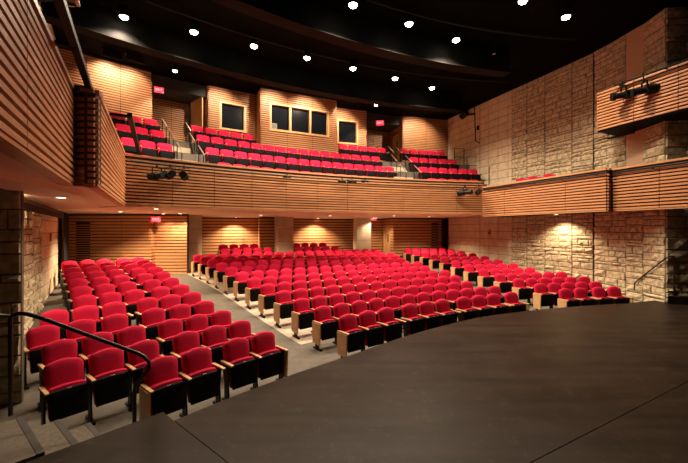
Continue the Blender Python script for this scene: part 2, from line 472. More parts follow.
def row_block(bid, bname, k, a_left, a_right, R, z, gaps=(), lend=True, rend=True, pitch=SP, n=None, align='left', group=None, rowname=None):
    width = math.radians(a_left-a_right)*R
    if n is None: n = int((width+.12)/pitch)
    g = sum(w for _, w in gaps); tot = n*pitch+g
    s = 0 if align == 'left' else (width-tot if align == 'right' else (width-tot)/2)
    gaps = dict(gaps)
    if bid == 'r':
        while n > 1 and k:
            a = a_left-math.degrees((n-.5)*pitch/R); x, y = P(a, R+.2)
            if x < rwall(y)-.42: break
            n -= 1
    for i in range(n):
        s += gaps.get(i, 0)
        a = a_left-math.degrees((s+pitch/2)/R); s += pitch
        x, y = P(a, R)
        f = math.radians(a)+PI    # facing the centre
        first = True; last = i == n-1 or (i+1) in gaps
        lab = f"red theatre seat, {ORD[i+1]} from the left in the {rowname} of the {bname}"
        add_seat(f"{bid}{k}_{i}", x, y, z, f-PI/2, {SPL:'L',BP:'B'}.get(pitch,''), last, lend and i == 0, rend and i == n-1, lab, group, k < 4)
A_CL, A_CR, A_L, A_R = 128.3, 109.0, 132.8, 105.2
rown = ['front row', 'second row', 'third row', 'fourth row', 'fifth row', 'sixth row', 'seventh row', 'eighth row', 'ninth row', 'tenth row', 'eleventh row', 'twelfth row']
# left block: left limit of every row (image column of the outer arm)
LEFT_U = [None, 44, 32, 26, 34, 62, 61, 61, 61, 62, 64, 66]
RIGHT_U = [624, 612, 600, 588, 575, 562, 548, 533, 520, 508, 497, 453]
for k in range(12):
    R = ROW0+ROWS*k; z = rise(R)+.005
    if k == 0:
        row_block('l', 'left block', k, 140.1, A_L, R, 0, gaps=((2,.14),), n=4, align='right', pitch=SPL, group='main floor seats', rowname=rown[k])
        row_block('c', 'centre block', k, A_CL, A_CR, R, 0, gaps=((3,.19),(6,.19),(9,.12)), n=10, group='main floor seats', rowname=rown[k])
        row_block('r', 'right block', k, A_R, 97, R, 0, n=4, gaps=((2,.10),), pitch=BP, group='main floor seats', rowname=rown[k])
        continue
    row_block('l', 'left block', k, 141, A_L-.05*k, R, z, gaps=((3,.16 if k < 5 else .10),), n=6 if k < 5 else 5, align='right', lend=False, pitch=SP if k == 3 else SPL, group='main floor seats', rowname=rown[k])
    row_block('c', 'centre block', k, A_CL+.036*k, A_CR, R, z, group='main floor seats', rowname=rown[k])
    xr = on_arc(RIGHT_U[k], lambda a: R-.25); ar = ang(*xr)
    row_block('r', 'right block', k, A_R+.07*k, ar, R, z, rend=False, group='main floor seats', rowname=rown[k])
# short back rows between the columns
RB = 29.95; ZB = 1.0
for bid, u0, u1, nm, n in (('a', 219, 262, 'first rear alcove', 4), ('b', 293, 331, 'second rear alcove', 4)):
    a0 = ang(*on_arc(u0, lambda a: RB)); a1 = ang(*on_arc(u1, lambda a: RB))
    row_block(bid, nm, 12, a0, a1, RB, ZB, n=n, group='main floor seats', rowname='back row')
    b0_ = ang(*on_arc(u0+2, lambda a: 29.0)); b1_ = ang(*on_arc(u1+12, lambda a: 29.0))
    row_block(bid+'f', nm, 12, b0_, b1_, 29.0, .84, n=5, group='main floor seats', rowname='front row')
    pp_ = [P(b0_+.4-(b0_-b1_+.8)*i/6, 28.58) for i in range(7)]+[P(b1_-.4+(b0_-b1_+.8)*i/6, 29.5) for i in range(7)]
    struct(MB().prism(pp_, rise(28.6)-.05, .835).build('floor_platform_back', 'platform'), 'low platform step in front of the columns at the back')
    mb = MB(); pts = [P(a0+.6-(a0-a1+1.2)*i/6, RB-.45) for i in range(7)]+[P(a1-.6+(a0-a1+1.2)*i/6, RB+.75) for i in range(7)]
    struct(mb.prism(pts, rise(RB)-.05, ZB).build('floor_platform_back', 'platform'), 'low platform between the columns at the back')
# balcony
BR = [24.85, 25.72, 26.58, 27.42]; BZ = [EYE+1.52, EYE+2.20, EYE+2.85, EYE+3.47]
BAL = {}
def bal(bid, nm, r, u0, u1, n=None, **kw):
    Rf = arcR(BR[r]); p0 = on_arc(u0, Rf); p1 = on_arc(u1, Rf); a0, a1 = ang(*p0), ang(*p1)
    R = Rf((a0+a1)/2)
    BAL[(bid, r)] = (a0, a1)
    row_block(bid, nm, r, a0, a1, R, BZ[r], pitch=BP, n=n, lend=False, rend=False, group='balcony seats', rowname=['front balcony row','second balcony row','third balcony row','top balcony row'][r], **kw)
for r, u0, u1, n in ((0,116,176,None), (1,122,175,3), (2,109,167,3), (3,107,160,3)): bal('p', 'left stretch', r, u0, u1, n, align='right')
for r, u0, u1 in ((0,216,408), (1,204,400), (2,195,391)): bal('q', 'middle stretch', r, u0, u1)
bal('s', 'window stretch', 3, 191, 254, 5)
bal('t', 'booth stretch', 3, 339, 388, 5)
for r, u0, u1, n in ((0,428,480,None), (1,419,480,None), (2,410,463,None), (3,400,452,None)): bal('v', 'right stretch', r, u0, u1, n)
FR0, FR1 = (6.25,15.86), (8.19,10.9)      # right gallery front
for i, t in enumerate((.34,.45,.58)):
    dx, dy = FR1[0]-FR0[0], FR1[1]-FR0[1]; l = math.hypot(dx, dy)
    x, y = FR0[0]+dx*t-dy/l*.55, FR0[1]+dy*t+dx/l*.55
    add_seat(f'g_{i}', x, y, EYE+1.23, math.atan2(dy,dx)-PI/2-.35, 'B', True, False, False,
             f"red theatre seat showing over the right gallery rail, {['farthest','middle one','nearest'][i]} of three", 'gallery seats', False)

VISIBLE = None
VISIBLE = set('''l1_0 l0_0 l1_1 l0_1 l0_2 l0_3 l3_0 l1_2 c0_0 l2_0 c1_0 c0_1 l1_4 l2_3 c2_0 c0_2 l1_3 c0_3 l2_1 l3_3 l2_2 c3_0 l3_1 l3_2 c0_4 c4_0 c0_5 l1_5 l4_1 r1_0 l4_0 c0_6 l2_4 l5_2 c5_0 l4_2 c0_9 l4_3 c0_8 l2_5 l3_4 c0_7 r0_0 r0_3 c6_0 r0_1 r2_0 l3_5 l4_4 l6_0 l5_0 r0_2 l5_1 c7_0 c1_1 l4_5 c1_4 p1_2 p1_1 r4_0 r3_0 q1_0 l7_0 l6_1 c1_2 c8_0 p2_2 l5_3 l6_3 r5_0 r1_1 l6_2 p2_0 q2_0 c1_3 c9_0 c2_1 c1_8 q1_1 l8_0 l5_4 p1_0 q1_2 r6_0 p3_2 l7_1 l7_3 c2_2 c3_1 q1_3 c2_3 c10_0 q1_4 q2_1 p2_1 r2_1 l7_2 c1_5 l6_4 c3_2 c2_4 r8_0 q2_2 q1_5 r7_0 q1_6 c1_6 c4_1 s3_0 l9_0 l8_1 c2_5 c3_3 l8_3 c3_4 c11_0 q1_7 c1_7 q2_3 q2_4 c1_11 q1_8 c4_2 c2_6 q1_9 c3_5 l7_4 q2_5 q2_6 l8_2 q1_10 c2_7 v1_0 q1_11 c5_1 c3_6 c4_3 c1_9 p3_0 v1_5 r9_0 q2_7 q1_12 t3_4 c3_7 q1_13 c2_8 c1_10 q2_9 c4_4 v1_1 s3_1 c5_2 s3_2 q1_14 v1_2 r10_0 q2_8 c4_5 r3_1 l10_0 c2_9 v1_4 v1_3 c3_8 q2_10 r1_3 p3_1 l9_3 c4_6 s3_4 q2_11 l8_4 c6_1 s3_3 q1_15 v2_0 v3_0 l9_1 c3_9 v2_4 q2_15 q2_13 c5_3 c6_2 c2_10 t3_0 q2_12 c4_7 c3_10 q2_14 c2_11 r11_0 c5_4 l9_2 t3_2 r1_2 c4_8 v2_1 v2_3 r1_4 c7_1 c3_11 t3_3 t3_1 c6_3 c5_6 c4_9 c3_12 v2_2 c5_7 r4_1 c5_5 c6_4 c7_2 c4_10 r2_2 v3_4 c4_11 l10_3 c6_5 r2_3 c4_12 c7_3 c5_8 l11_0 l10_1 v3_3 v3_2 l9_4 r2_4 r3_3 r3_2 c4_13 c5_9 r2_5 v3_1 c6_6 r3_5 c8_1 r3_4 l10_2 c7_4 c5_10 c6_7 c5_11 r5_1 c8_2 c6_8 c7_5 r4_3 c5_12 r4_2 c8_3 c6_9 c6_10 c5_13 r4_4 c6_11 c7_6 l11_3 l10_4 c8_4 c7_7 c6_12 a12_0 c7_8 c7_9 c9_1 r5_2 r6_1 r5_3 l11_1 c8_5 c6_13 c7_10 c6_14 c7_11 r5_4 l11_2 c7_12 af12_0 c8_6 c9_2 c7_13 af12_1 a12_1 r6_2 c8_7 c9_3 r6_3 r6_4 c8_8 c7_14 af12_2 af12_4 a12_2 c9_4 c8_9 c8_10'''.split())   # the 300 seats that show largest
def build_seat(S):
    sid, x, y, z, rz, first, last, lend, rend, label, group, plate = S
    t = thing('theatre_seat', label, 'seat', (x,y,z), rz, group)
    def ch(key, name, parent=t):
        o = bpy.data.objects.new(name, SM[key]); COL.objects.link(o); o.parent = parent; return o
    ch('Bbackrest' if first == 'B' and group != 'main floor seats' else 'backrest', 'backrest'); ch('back_shell', 'back_shell')
    c = ch('seat_cushion', 'seat_cushion'); ch('seat_pan', 'seat_pan', c)
    if plate: ch('number_plate', 'number_plate', c)
    T = first
    ch(T+'arm+', 'armrest'); ch(T+'leg+', 'leg')
    if last: ch(T+'arm-', 'armrest'); ch(T+'leg-', 'leg')
    if lend: ch(T+'end+', 'end_panel')
    if rend: ch(T+'end-', 'end_panel')
    return t
rest = []
for S in SEATS:
    if VISIBLE is None or S[0] in VISIBLE: o = build_seat(S)
    else: rest.append(S)
if rest:
    import bmesh
    bm = bmesh.new(); keys = ['backrest','back_shell','seat_cushion','seat_pan','arm+','leg+']
    ml = [M['red'], M['blackplastic'], M['seatwood'], M['blacksteel']]; mi = {'backrest':0,'back_shell':1,'seat_cushion':0,'seat_pan':1,'arm+':2,'arm-':2,'leg+':3,'leg-':3,'end+':2,'end-':2}
    for S in rest:
        mx = Matrix.Translation((S[1],S[2],S[3])) @ Matrix.Rotation(S[4],4,'Z')
        ks = keys+(['arm-','leg-'] if S[6] else [])+(['end+'] if S[7] else [])+(['end-'] if S[8] else [])
        for k in ks:
            n0 = len(bm.verts); f0 = len(bm.faces)
            bm.from_mesh(SM['Bbackrest' if k == 'backrest' and S[5] == 'B' and S[10] != 'main floor seats' else k if k in ('backrest','back_shell','seat_cushion','seat_pan') else S[5]+k]); bm.verts.ensure_lookup_table(); bm.faces.ensure_lookup_table()
            bmesh.ops.transform(bm, matrix=mx, verts=bm.verts[n0:])
            for f in bm.faces[f0:]: f.material_index = mi[k]
    me = bpy.data.meshes.new('distant_seating'); bm.to_mesh(me); bm.free()
    for m in ml: me.materials.append(m)
    o = bpy.data.objects.new('distant_seating', me); COL.objects.link(o)
    o['kind'] = 'stuff'; o['label'] = 'remaining red theatre seats mostly hidden behind other rows and the balcony rail'; o['category'] = 'seats'

# ------------------------------------------------------------------ balcony and galleries
CORN_L, CORN_R = P(135.5, RAIL(135.5)), P(102, RAIL(102))
L2a, L2b = (-3.85,5.42), CORN_L
L1a = (-4.2,5.4); L1b = (-2.1,1.85)
def fascia(name, path, z0, z1, label, cap=True, capmat='cap'):
    o = slat_wall(name, path, z0, z1, back=.14, label=label)
    if cap:
        at, ls = path_fn(path); mb = MB()
        for i in range(len(path)-1):
            (x,y),(tx,ty) = at(ls[i]+1e-6); (x2,y2),_ = at(ls[i+1]-1e-6)
            n = (ty, -tx)
            mb.prism([(x+n[0]*.05,y+n[1]*.05),(x2+n[0]*.05,y2+n[1]*.05),(x2-n[0]*.2,y2-n[1]*.2),(x-n[0]*.2,y-n[1]*.2)], z1, z1+.06)
        mb.build('rail_cap', capmat, o)
        lo = MB()
        for i in range(len(path)-1):
            (x,y),(tx,ty) = at(ls[i]+1e-6); (x2,y2),_ = at(ls[i+1]-1e-6); n = (ty,-tx)
            lo.prism([(x+n[0]*.03,y+n[1]*.03),(x2+n[0]*.03,y2+n[1]*.03),(x2-n[0]*.14,y2-n[1]*.14),(x-n[0]*.14,y-n[1]*.14)], z0-.035, z0)
        lo.build('bottom_trim', 'cap', o)
    return o
rear_path = arc_pts(135.5, 102, RAIL, 1.4)
fascia('wall_balcony_front', rear_path, Z_FAS+.035, Z_RAIL-.06, 'curved slatted wood balcony front across the back of the hall')
fascia('wall_gallery_left', [L2a, L2b], Z_FAS+.035, Z_RAIL-.06, 'slatted wood front of the left gallery, part next to the balcony')
fascia('wall_gallery_left_end', [L1a, L2a], Z_FAS+.035, Z_RAIL-.06, 'narrow slatted end face on the left gallery')
fascia('wall_gallery_left_near', [L1b, L1a], Z_FAS+.035, Z_RAIL-.06, 'slatted wood front of the left gallery, part nearest the stage')
ZR_T, ZR_B = EYE+1.90, EYE+.55
FR2a, FR2b = (8.42,11.07), (9.75,7.3)
fascia('wall_gallery_right', [FR0, FR1], ZR_B+.035, ZR_T-.06, 'slatted wood front of the right gallery, part next to the balcony')
fascia('wall_gallery_right_end', [FR1, FR2a], ZR_B+.035, ZR_T-.06, 'narrow slatted end face on the right gallery')
fascia('wall_gallery_right_near', [FR2a, FR2b], ZR_B+.035, ZR_T-.06, 'slatted wood front of the right gallery, part nearest the stage')
# decks / soffits
inner = arc_pts(135.5, 102, lambda a: RAIL(a)+.13, 1.4)
outer = arc_pts(96, 141, lambda a: 34.2, 3)
struct(MB().prism(inner+outer, Z_SOF, Z_SOF+.25).build('ceiling_under_balcony', 'soffit'), 'smooth plaster soffit under the balcony')
def off(p, q, d):
    dx, dy = q[0]-p[0], q[1]-p[1]; l = math.hypot(dx,dy); return (-dy/l*d, dx/l*d)
o1 = off(L2a, L2b, .12); o2 = off(L1b, L1a, .12)
deckL = [(L2b[0]+o1[0],L2b[1]+o1[1]), (L2a[0]+o1[0],L2a[1]+o1[1]+.05), (L1a[0]+o2[0],L1a[1]+o2[1]), (L1b[0]+o2[0],L1b[1]+o2[1]), (-3.6,1.0), (-5.6,4.6), (lwall(6.5)-.1,6.5), (lwall(12.5)-.3,12.5)]
struct(MB().prism(deckL, Z_SOF+.012, Z_SOF+.3).build('ceiling_left_gallery', 'soffit'), 'plaster soffit under the left gallery')
struct(MB().prism([(L2a[0]-.6,L2a[1]+.5),(L2b[0]-.35,L2b[1]-.5),(L2b[0]-.75,L2b[1]-.5),(L1a[0]-.9,L1a[1]+.2),(-4.1,3.3),(-3.55,3.0)], Z_SOF-.09, Z_SOF+.02).build('trim_1', 'soffit'), 'dropped plaster band under the left gallery')
o3 = off(FR0, FR1, .12); o4 = off(FR2a, FR2b, .12)
deckR = [(FR0[0]+o3[0],FR0[1]+o3[1]), (FR1[0]+o3[0],FR1[1]+o3[1]), (FR2a[0]+o4[0],FR2a[1]+o4[1]), (FR2b[0]+o4[0],FR2b[1]+o4[1]), (11.0,7.6), (9.7,10.2), (9.6,11.2), (9.3,12.9), (rwall(17)+.1,17)]
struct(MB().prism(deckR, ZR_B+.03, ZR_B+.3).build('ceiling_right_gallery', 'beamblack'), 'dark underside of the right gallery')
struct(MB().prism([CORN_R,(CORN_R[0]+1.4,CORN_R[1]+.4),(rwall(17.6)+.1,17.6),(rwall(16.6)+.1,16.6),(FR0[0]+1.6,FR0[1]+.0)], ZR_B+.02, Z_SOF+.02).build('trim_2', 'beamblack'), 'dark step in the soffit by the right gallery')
# balcony tiers
for r in range(4):
    z = BZ[r]; r0 = (RAIL(118)+.13 if r == 0 else BR[r]-.5)
    r1 = 32 if r == 3 else BR[r+1]-.5
    pts = arc_pts(139, 99.5, arcR(r0), 2)+arc_pts(99.5, 139, arcR(r1+.02), 2)
    struct(MB().prism(pts, Z_SOF+.25 if r == 0 else BZ[r-1]-.2, z).build('floor_balcony_tier', 'carpet'), f"{['front','second','third','top'][r]} stepped tier of the balcony floor")
# stair blocks: half steps at the two aisles
for nm, us in (('left', ((1,190),(2,181),(3,174))), ('right', ((1,410),(2,401),(3,394)))):
    mb = MB()
    for r, u in us:
        a = ang(*on_arc(u, arcR(BR[r]-.5))); a0, a1 = a+1.1, a-1.1
        rr = arcR(BR[r]-.5)(a)
        mb.prism([P(a0,rr-.3),P(a1,rr-.3),P(a1,rr-.005),P(a0,rr-.005)], BZ[r-1]-.02, (BZ[r]+BZ[r-1])/2)
    struct(mb.build('floor_balcony_steps', 'concrete'), f"pale half steps in the {nm} balcony aisle")

# ------------------------------------------------------------------ upper back walls
# left wing wall, then recess, window bay, control booth, small window bay, recess, right wing wall
uL = [(-10.35,12.25), on_arc(151, lambda a: 28.75)]
slat_wall('wall_upper_left', uL, EYE+1.6, Z_CEIL, label='slatted wood wall at the left end of the balcony')
def radial(p, d):
    a = ang(*p); R = math.hypot(p[0]-CX, p[1]-CY); return P(a, R+d)
w1a, w1b = on_arc(209, UPW), on_arc(255.5, UPW)
def s_of(path, u):
    """arc length where sight line u meets the path"""
    tot = 0
    for a, b in zip(path, path[1:]):
        p = on_line(u, a, b); l = math.hypot(b[0]-a[0], b[1]-a[1])
        t = ((p[0]-a[0])*(b[0]-a[0])+(p[1]-a[1])*(b[1]-a[1]))/l/l
        if -1e-6 <= t <= 1+1e-6: return tot+t*l
        tot += l
    return tot
WZ0, WZ1 = EYE+4.55, EYE+5.86
ZB3 = BZ[3]
recessL = [radial(uL[1], 1.7), radial(w1a, 1.7)]
slat_wall('wall_upper_recess_left', recessL, ZB3, EYE+6.1, label='slatted wall at the back of the left balcony exit recess')
slat_wall('wall_upper_recess_side', [uL[1], radial(uL[1],1.7)], ZB3, EYE+6.1, label='side of the left balcony recess')
def win(n, path, u0, u1, panes, label, monitor=False):
    s0, s1 = s_of(path, u0), s_of(path, u1); at, _ = path_fn(path)
    (x0,y0),(tx,ty) = at(s0+.001); (x1,y1),_ = at(s1-.001); l = math.hypot(x1-x0,y1-y0); tx, ty = (x1-x0)/l, (y1-y0)/l
    nx, ny = ty, -tx
    def b(mb, a0, a1, z0, z1, d0, d1):
        q = lambda s, d: (x0+tx*s+nx*d, y0+ty*s+ny*d)
        mb.prism([q(a0,d0), q(a1,d0), q(a1,d1), q(a0,d1)], z0, z1)
    fr = MB(); t = .09
    b(fr, 0, l, WZ0, WZ0+t, -.2, .045); b(fr, 0, l, WZ1-t, WZ1, -.2, .045)
    edges = [0]+[l*i/panes for i in range(1, panes)]+[l]
    for i, e in enumerate(edges):
        c = min(max(e, t/2), l-t/2); b(fr, c-t/2, c+t/2, WZ0+t, WZ1-t, -.2, .04)
    root = fr.build(f'window_{n}', 'plainwood'); struct(root, label)
    for i in range(panes):
        g = MB(); b(g, edges[i]+.03, edges[i+1]-.03, WZ0+t-.01, WZ1-t+.01, -.12, -.11); g.build('window_pane', 'glass', root)
    return (s0, s1, WZ0, WZ1), (lambda s, d: (x0+tx*s+nx*d, y0+ty*s+ny*d))
w1 = arc_pts(ang(*w1a), ang(*w1b), UPW, 2.2)
h1, _ = win(1, w1, 219.5, 246, 1, 'dark square window in a wooden frame left of the control booth')
slat_wall('wall_upper_window_bay', w1, EYE+1.9, Z_CEIL, holes=[h1], label='slatted wall with a square window beside the control booth')
slat_wall('wall_upper_return', [radial(w1a,1.7), w1a], ZB3, Z_CEIL, label='slatted side of the window bay')
BO = arcR(27.35)
b0, b1 = on_arc(261, BO), on_arc(335.5, BO); bo = [b0, b1]
h2, bq = win(2, bo, 269.5, 329, 3, 'row of three dark control booth windows in one wooden frame')
slat_wall('wall_control_booth', bo, EYE+1.9, Z_CEIL, holes=[h2], label='slatted front of the control booth')
slat_wall('wall_booth_side', [(w1b[0]+.05,w1b[1]+.1), b0], EYE+1.9, Z_CEIL, label='left side of the control booth')
w3a, w3b = on_arc(336, UPW), on_arc(366, UPW)
w3 = arc_pts(ang(*w3a), ang(*w3b), UPW, 2.2)
h3, _ = win(3, w3, 337, 358, 1, 'dark square window in a wooden frame right of the control booth')
slat_wall('wall_upper_window_bay_right', w3, EYE+1.9, Z_CEIL, holes=[h3], label='slatted wall with a square window right of the control booth')
slat_wall('wall_booth_side_right', [b1, (w3a[0],w3a[1]+.05)], EYE+1.9, Z_CEIL, label='right side of the control booth')
# right wing
g0 = on_arc(403, arcR(28.55)); g1 = (6.15,20.72)
slat_wall('wall_upper_right', [g0, g1], EYE+1.9, Z_CEIL, label='slatted wood wall at the right end of the balcony')
recR = [radial(w3b,1.6), radial(g0,1.75)]
slat_wall('wall_upper_recess_right', recR, ZB3, EYE+6.1, label='slatted wall at the back of the right balcony exit recess')
slat_wall('wall_upper_recess_right_side', [w3b, radial(w3b,1.6)], ZB3, Z_CEIL, label='side of the right balcony recess')
ret = [radial(g0,1.75), g0]
dl = math.hypot(ret[1][0]-ret[0][0], ret[1][1]-ret[0][1])
slat_wall('wall_upper_right_return', ret, ZB3, Z_CEIL, holes=[(.35,1.3,ZB3-.01,ZB3+2.15)], label='slatted side of the right wing wall around a doorway')
def leaf(n, p, q, z0, z1, label, t=.05, inset=.06, m='plainwood', plate=True):
    dx, dy = q[0]-p[0], q[1]-p[1]; l = math.hypot(dx,dy); tx, ty = dx/l, dy/l; nx, ny = ty, -tx
    qq = lambda s, d: (p[0]+tx*s+nx*d, p[1]+ty*s+ny*d)
    fr = MB()
    for a, b in ((0,.06),(l-.06,l)): fr.prism([qq(a,-.14),qq(b,-.14),qq(b,.03),qq(a,.03)], z0, z1)
    fr.prism([qq(0,-.14),qq(l,-.14),qq(l,.03),qq(0,.03)], z1-.06, z1)
    root = struct(fr.build(f'door_{n}', 'plainwood'), label)
    lf = MB().prism([qq(.065,-inset-t),qq(l-.065,-inset-t),qq(l-.065,-inset),qq(.065,-inset)], z0+.01, z1-.065).build('door_leaf', m, root)
    if plate:
        MB().prism([qq(l*.42,-inset),qq(l*.58,-inset),qq(l*.58,-inset+.008),qq(l*.42,-inset+.008)], z0+1.25, z0+1.75).build('vision_panel', 'bronze', lf)
        MB().tube([(*qq(.17,-inset+.05), z0+.95), (*qq(.17,-inset+.05), z0+1.2)], .012).build('door_handle', 'silver', lf)
    return root
at, _ = path_fn(ret); d0, _t = at(.35); d1, _t = at(1.3)
leaf(1, d0, d1, ZB3, ZB3+2.15, 'light wood door in the side of the right balcony wing')
# left recess: plain door leaf standing open and dark opening
dlp = on_arc(193.5, lambda a: math.hypot(radial(w1a,1.55)[0]-CX, radial(w1a,1.55)[1]-CY)); 
at, ls = path_fn([radial(w1a,1.7), w1a])
mb = MB(); q0 = on_arc(189, arcR(29.75)); q1 = on_arc(202, arcR(28.62))
pd = struct(MB().prism([q0, q1, (q1[0]+.03,q1[1]+.05), (q0[0]+.03,q0[1]+.05)], ZB3, EYE+6.1).build('wall_upper_plain_panel', 'plainwood'), 'plain light wood panel beside the left balcony exit')
q2 = on_arc(188.2, arcR(29.6)); q3 = on_arc(193.4, arcR(29.6))
struct(MB().prism([q2, q3, (q3[0]+.02,q3[1]+.04), (q2[0]+.02,q2[1]+.04)], ZB3, EYE+6.1).build('door_2', 'drape'), 'dark doorway beside the left balcony exit')
# black bulkheads over the recesses
for nm, a, b in (('left', uL[1], w1a), ('right', w3b, g0)):
    p, q = radial(a, .25), radial(b, .25)
    struct(MB().wall(p, q, EYE+5.98, Z_CEIL, 2.0).build('ceiling_recess_bulkhead', 'bulkhead'), f'black bulkhead over the {nm} balcony exit')

# ------------------------------------------------------------------ ground-level back walls
ZG = .55
gA = [(LW1[0]+.0,15.0), (-8.31,15.0)]
slat_wall('wall_rear_left', gA, ZG, Z_SOF, label='slatted wood wall behind the left block of seats', pitch=0.135)
gB = [(-8.31,15.3), (-6.85,15.3)]
slat_wall('wall_rear_recess', gB, ZG, Z_SOF, label='slatted wall in the lit recess at the head of the aisle', pitch=0.135)
slat_wall('wall_rear_recess_side', [(-8.31,15.0),(-8.31,15.3)], ZG, Z_SOF, label='side of the recess at the head of the aisle', pitch=0.135)
def col(n, u0, u1, R, label):
    p, q = on_arc(u0, lambda a: R), on_arc(u1, lambda a: R)
    o = MB().wall(p, q, ZG, Z_SOF, .6).build('column', 'concrete'); struct(o, label)
    j = MB()
    for z in (1.35, 2.0, 2.65):
        dx, dy = q[0]-p[0], q[1]-p[1]; l = math.hypot(dx,dy)
        j.wall((p[0]+dy/l*.002,p[1]-dx/l*.002), (q[0]+dy/l*.002,q[1]-dx/l*.002), z, z+.012, .01)
    j.build('block_joints', 'mortar', o)
    return p, q
c1 = col(1, 187, 202, 29.6, 'pale block column at the head of the left aisle')
c2 = col(2, 278, 293.5, 29.4, 'pale block column behind the middle of the centre block')
c3 = col(3, 357, 371, 29.4, 'pale block column behind the right half of the centre block')
slat_wall('wall_rear_alcove_left', [on_arc(198, lambda a: 32.6), on_arc(264, lambda a: 32.2)], ZG, Z_SOF, label='slatted alcove wall between the first two columns', pitch=0.17)
slat_wall('wall_rear_pier', [on_arc(260, lambda a: 30.5), on_arc(280, lambda a: 30.5)], ZG, Z_SOF, label='slatted pier left of the second column', pitch=0.17)
slat_wall('wall_rear_pier_side', [on_arc(258.5, lambda a: 32.3), on_arc(260, lambda a: 30.5)], ZG, Z_SOF, label='lit edge of the slatted pier', pitch=0.17)
slat_wall('wall_rear_alcove_right', [on_arc(288, lambda a: 31.9), on_arc(362, lambda a: 31.9)], ZG, Z_SOF, label='slatted alcove wall between the second and third columns', pitch=0.17)
slat_wall('wall_rear_exit', [on_arc(368, lambda a: 30.5), on_arc(384.5, lambda a: 30.5)], ZG, Z_SOF, label='slatted wall by the right exit sign', pitch=0.17)
G0 = on_arc(394, lambda a: 28.75); G1 = (RW0[0]+.05, RW0[1]-.02)
slat_wall('wall_rear_right', [G0, G1], ZG, Z_SOF, label='slatted wood wall behind the right block of seats', pitch=0.17)
gret = [radial(G0,1.75), G0]
slat_wall('wall_rear_right_return', gret, ZG, Z_SOF, holes=[(.25,1.25,ZG-.01,ZG+2.2)], label='slatted return wall around the right exit door', pitch=0.17)
at, _ = path_fn(gret); d0, _t = at(.25); d1, _t = at(1.25)
leaf(3, d0, d1, ZG+.05, ZG+2.2, 'light wood exit door behind the right aisle')
# ------------------------------------------------------------------ side walls
def lerp(p, q, t): return (p[0]+(q[0]-p[0])*t, p[1]+(q[1]-p[1])*t)
def lw(y): return (lwall(y), y)
o = stone_wall('wall_left', lw(5.7), lw(9.45), -.05, Z_CEIL, True, label='rough split stone wall on the left', seams=(1.6,3.2), big=1.15)
o = stone_wall('wall_left_smooth', lw(9.5), lw(15.05), -.05, Z_CEIL, False, label='smooth block wall at the back of the left side')
px, py = (-4.79,5.2); fd = (-.95,-.312)
pf = (px+fd[0]*1.9, py+fd[1]*1.9)
o = stone_wall('wall_left_pier', pf, (px,py), -.05, Z_SOF, True, big=1.2, back=.06, label='dark stone pier beside the stage steps')
p512, p593 = on_line(512, RW0, RW1), RW1
L593 = math.hypot(p593[0]-p512[0], p593[1]-p512[1])
def sR(u):
    p = on_line(u, RW0, RW1); return math.hypot(p[0]-p512[0], p[1]-p512[1])
far_end = along(RW0, (RW0[0]-RW1[0], RW0[1]-RW1[1]), .03)
stone_wall('wall_right_smooth', far_end, p512, -.05, Z_CEIL, False, label='smooth block wall at the back of the right side', seams=(3.4,))
stone_wall('wall_right', p512, lerp(p512,p593,.997), -.05, Z_CEIL, True, label='rough split stone wall on the right', seams=(sR(527),sR(545),sR(572)))
pm = on_line(626, RW1, RW2)
stone_wall('wall_right_near', lerp(RW1,RW2,.02), pm, -.05, Z_CEIL, True, label='rough stone wall right of the dark wall joint')
stone_wall('wall_right_near_low', pm, RW2, -.05, ZR_T, True, label='rough stone wall under the right gallery')
struct(MB().wall(pm, RW2, ZR_T, Z_CEIL, .2).build('wall_right_plaster_strip', 'bounceplaster'), 'smooth plaster strip between two stone walls')
stone_wall('wall_right_pier_side', RW2, RW3, -.05, Z_CEIL, True, big=1.2, label='stone pier side facing the seats')
stone_wall('wall_right_pier', RW3, (12.0,10.0), -.05, Z_CEIL, True, big=1.4, label='dark stone pier at the right edge of the stage')
struct(MB().prism([lerp(RW1,RW2,-.0), (RW1[0]+.1,RW1[1]-.03), (RW1[0]+.12,RW1[1]+.1), (RW1[0]+.0,RW1[1]+.07)], 0, Z_CEIL).build('trim_4', 'drape') , 'dark vertical joint in the right wall')

# ------------------------------------------------------------------ ceiling, beams
cp = [P(84,36), P(100,36), P(120,36), P(145,36), (-16,4), (-9,-2), (6,-6), (16,-2), (16,12)]
struct(MB().prism(cp, Z_CEIL, Z_CEIL+.2).build('ceiling', 'ceilblack'), 'black auditorium ceiling')
for nm, base, z0, z1, a0, a1 in (('rear', 24.7, EYE+5.66, EYE+6.45, 140, 103), ('front', 20.7, EYE+5.66, EYE+6.45, 141, 104.5)):
    mb = MB(); pa = arc_pts(a0, a1, lambda a: base+.02*(a-118), 2); pb = arc_pts(a1, a0, lambda a: base+.26+.02*(a-118), 2)
    mb.prism(pa+pb, z0, z1)
    pc = arc_pts(a0, a1, lambda a: base-.1+.02*(a-118), 2); pd = arc_pts(a1, a0, lambda a: base+.34+.02*(a-118), 2)
    mb.prism(pc+pd, z0-.03, z0)
    struct(mb.build('ceiling_beam', 'beamblack'), f'curved black {nm} ceiling beam')
for i, (R, z) in enumerate(((23.2,6.38), (19.7,6.38), (17.6,6.38))):
    tag(MB().tube([(*p, EYE+z) for p in arc_pts(139, 100, arcR(R), 2)], .03).build('lamp_conduit', 'blacksteel'),
        ['thin black conduit carrying the rear arc of ceiling lamps','thin black conduit carrying the middle arc of ceiling lamps','thin black conduit carrying the two front ceiling lamps'][i], 'pipe')

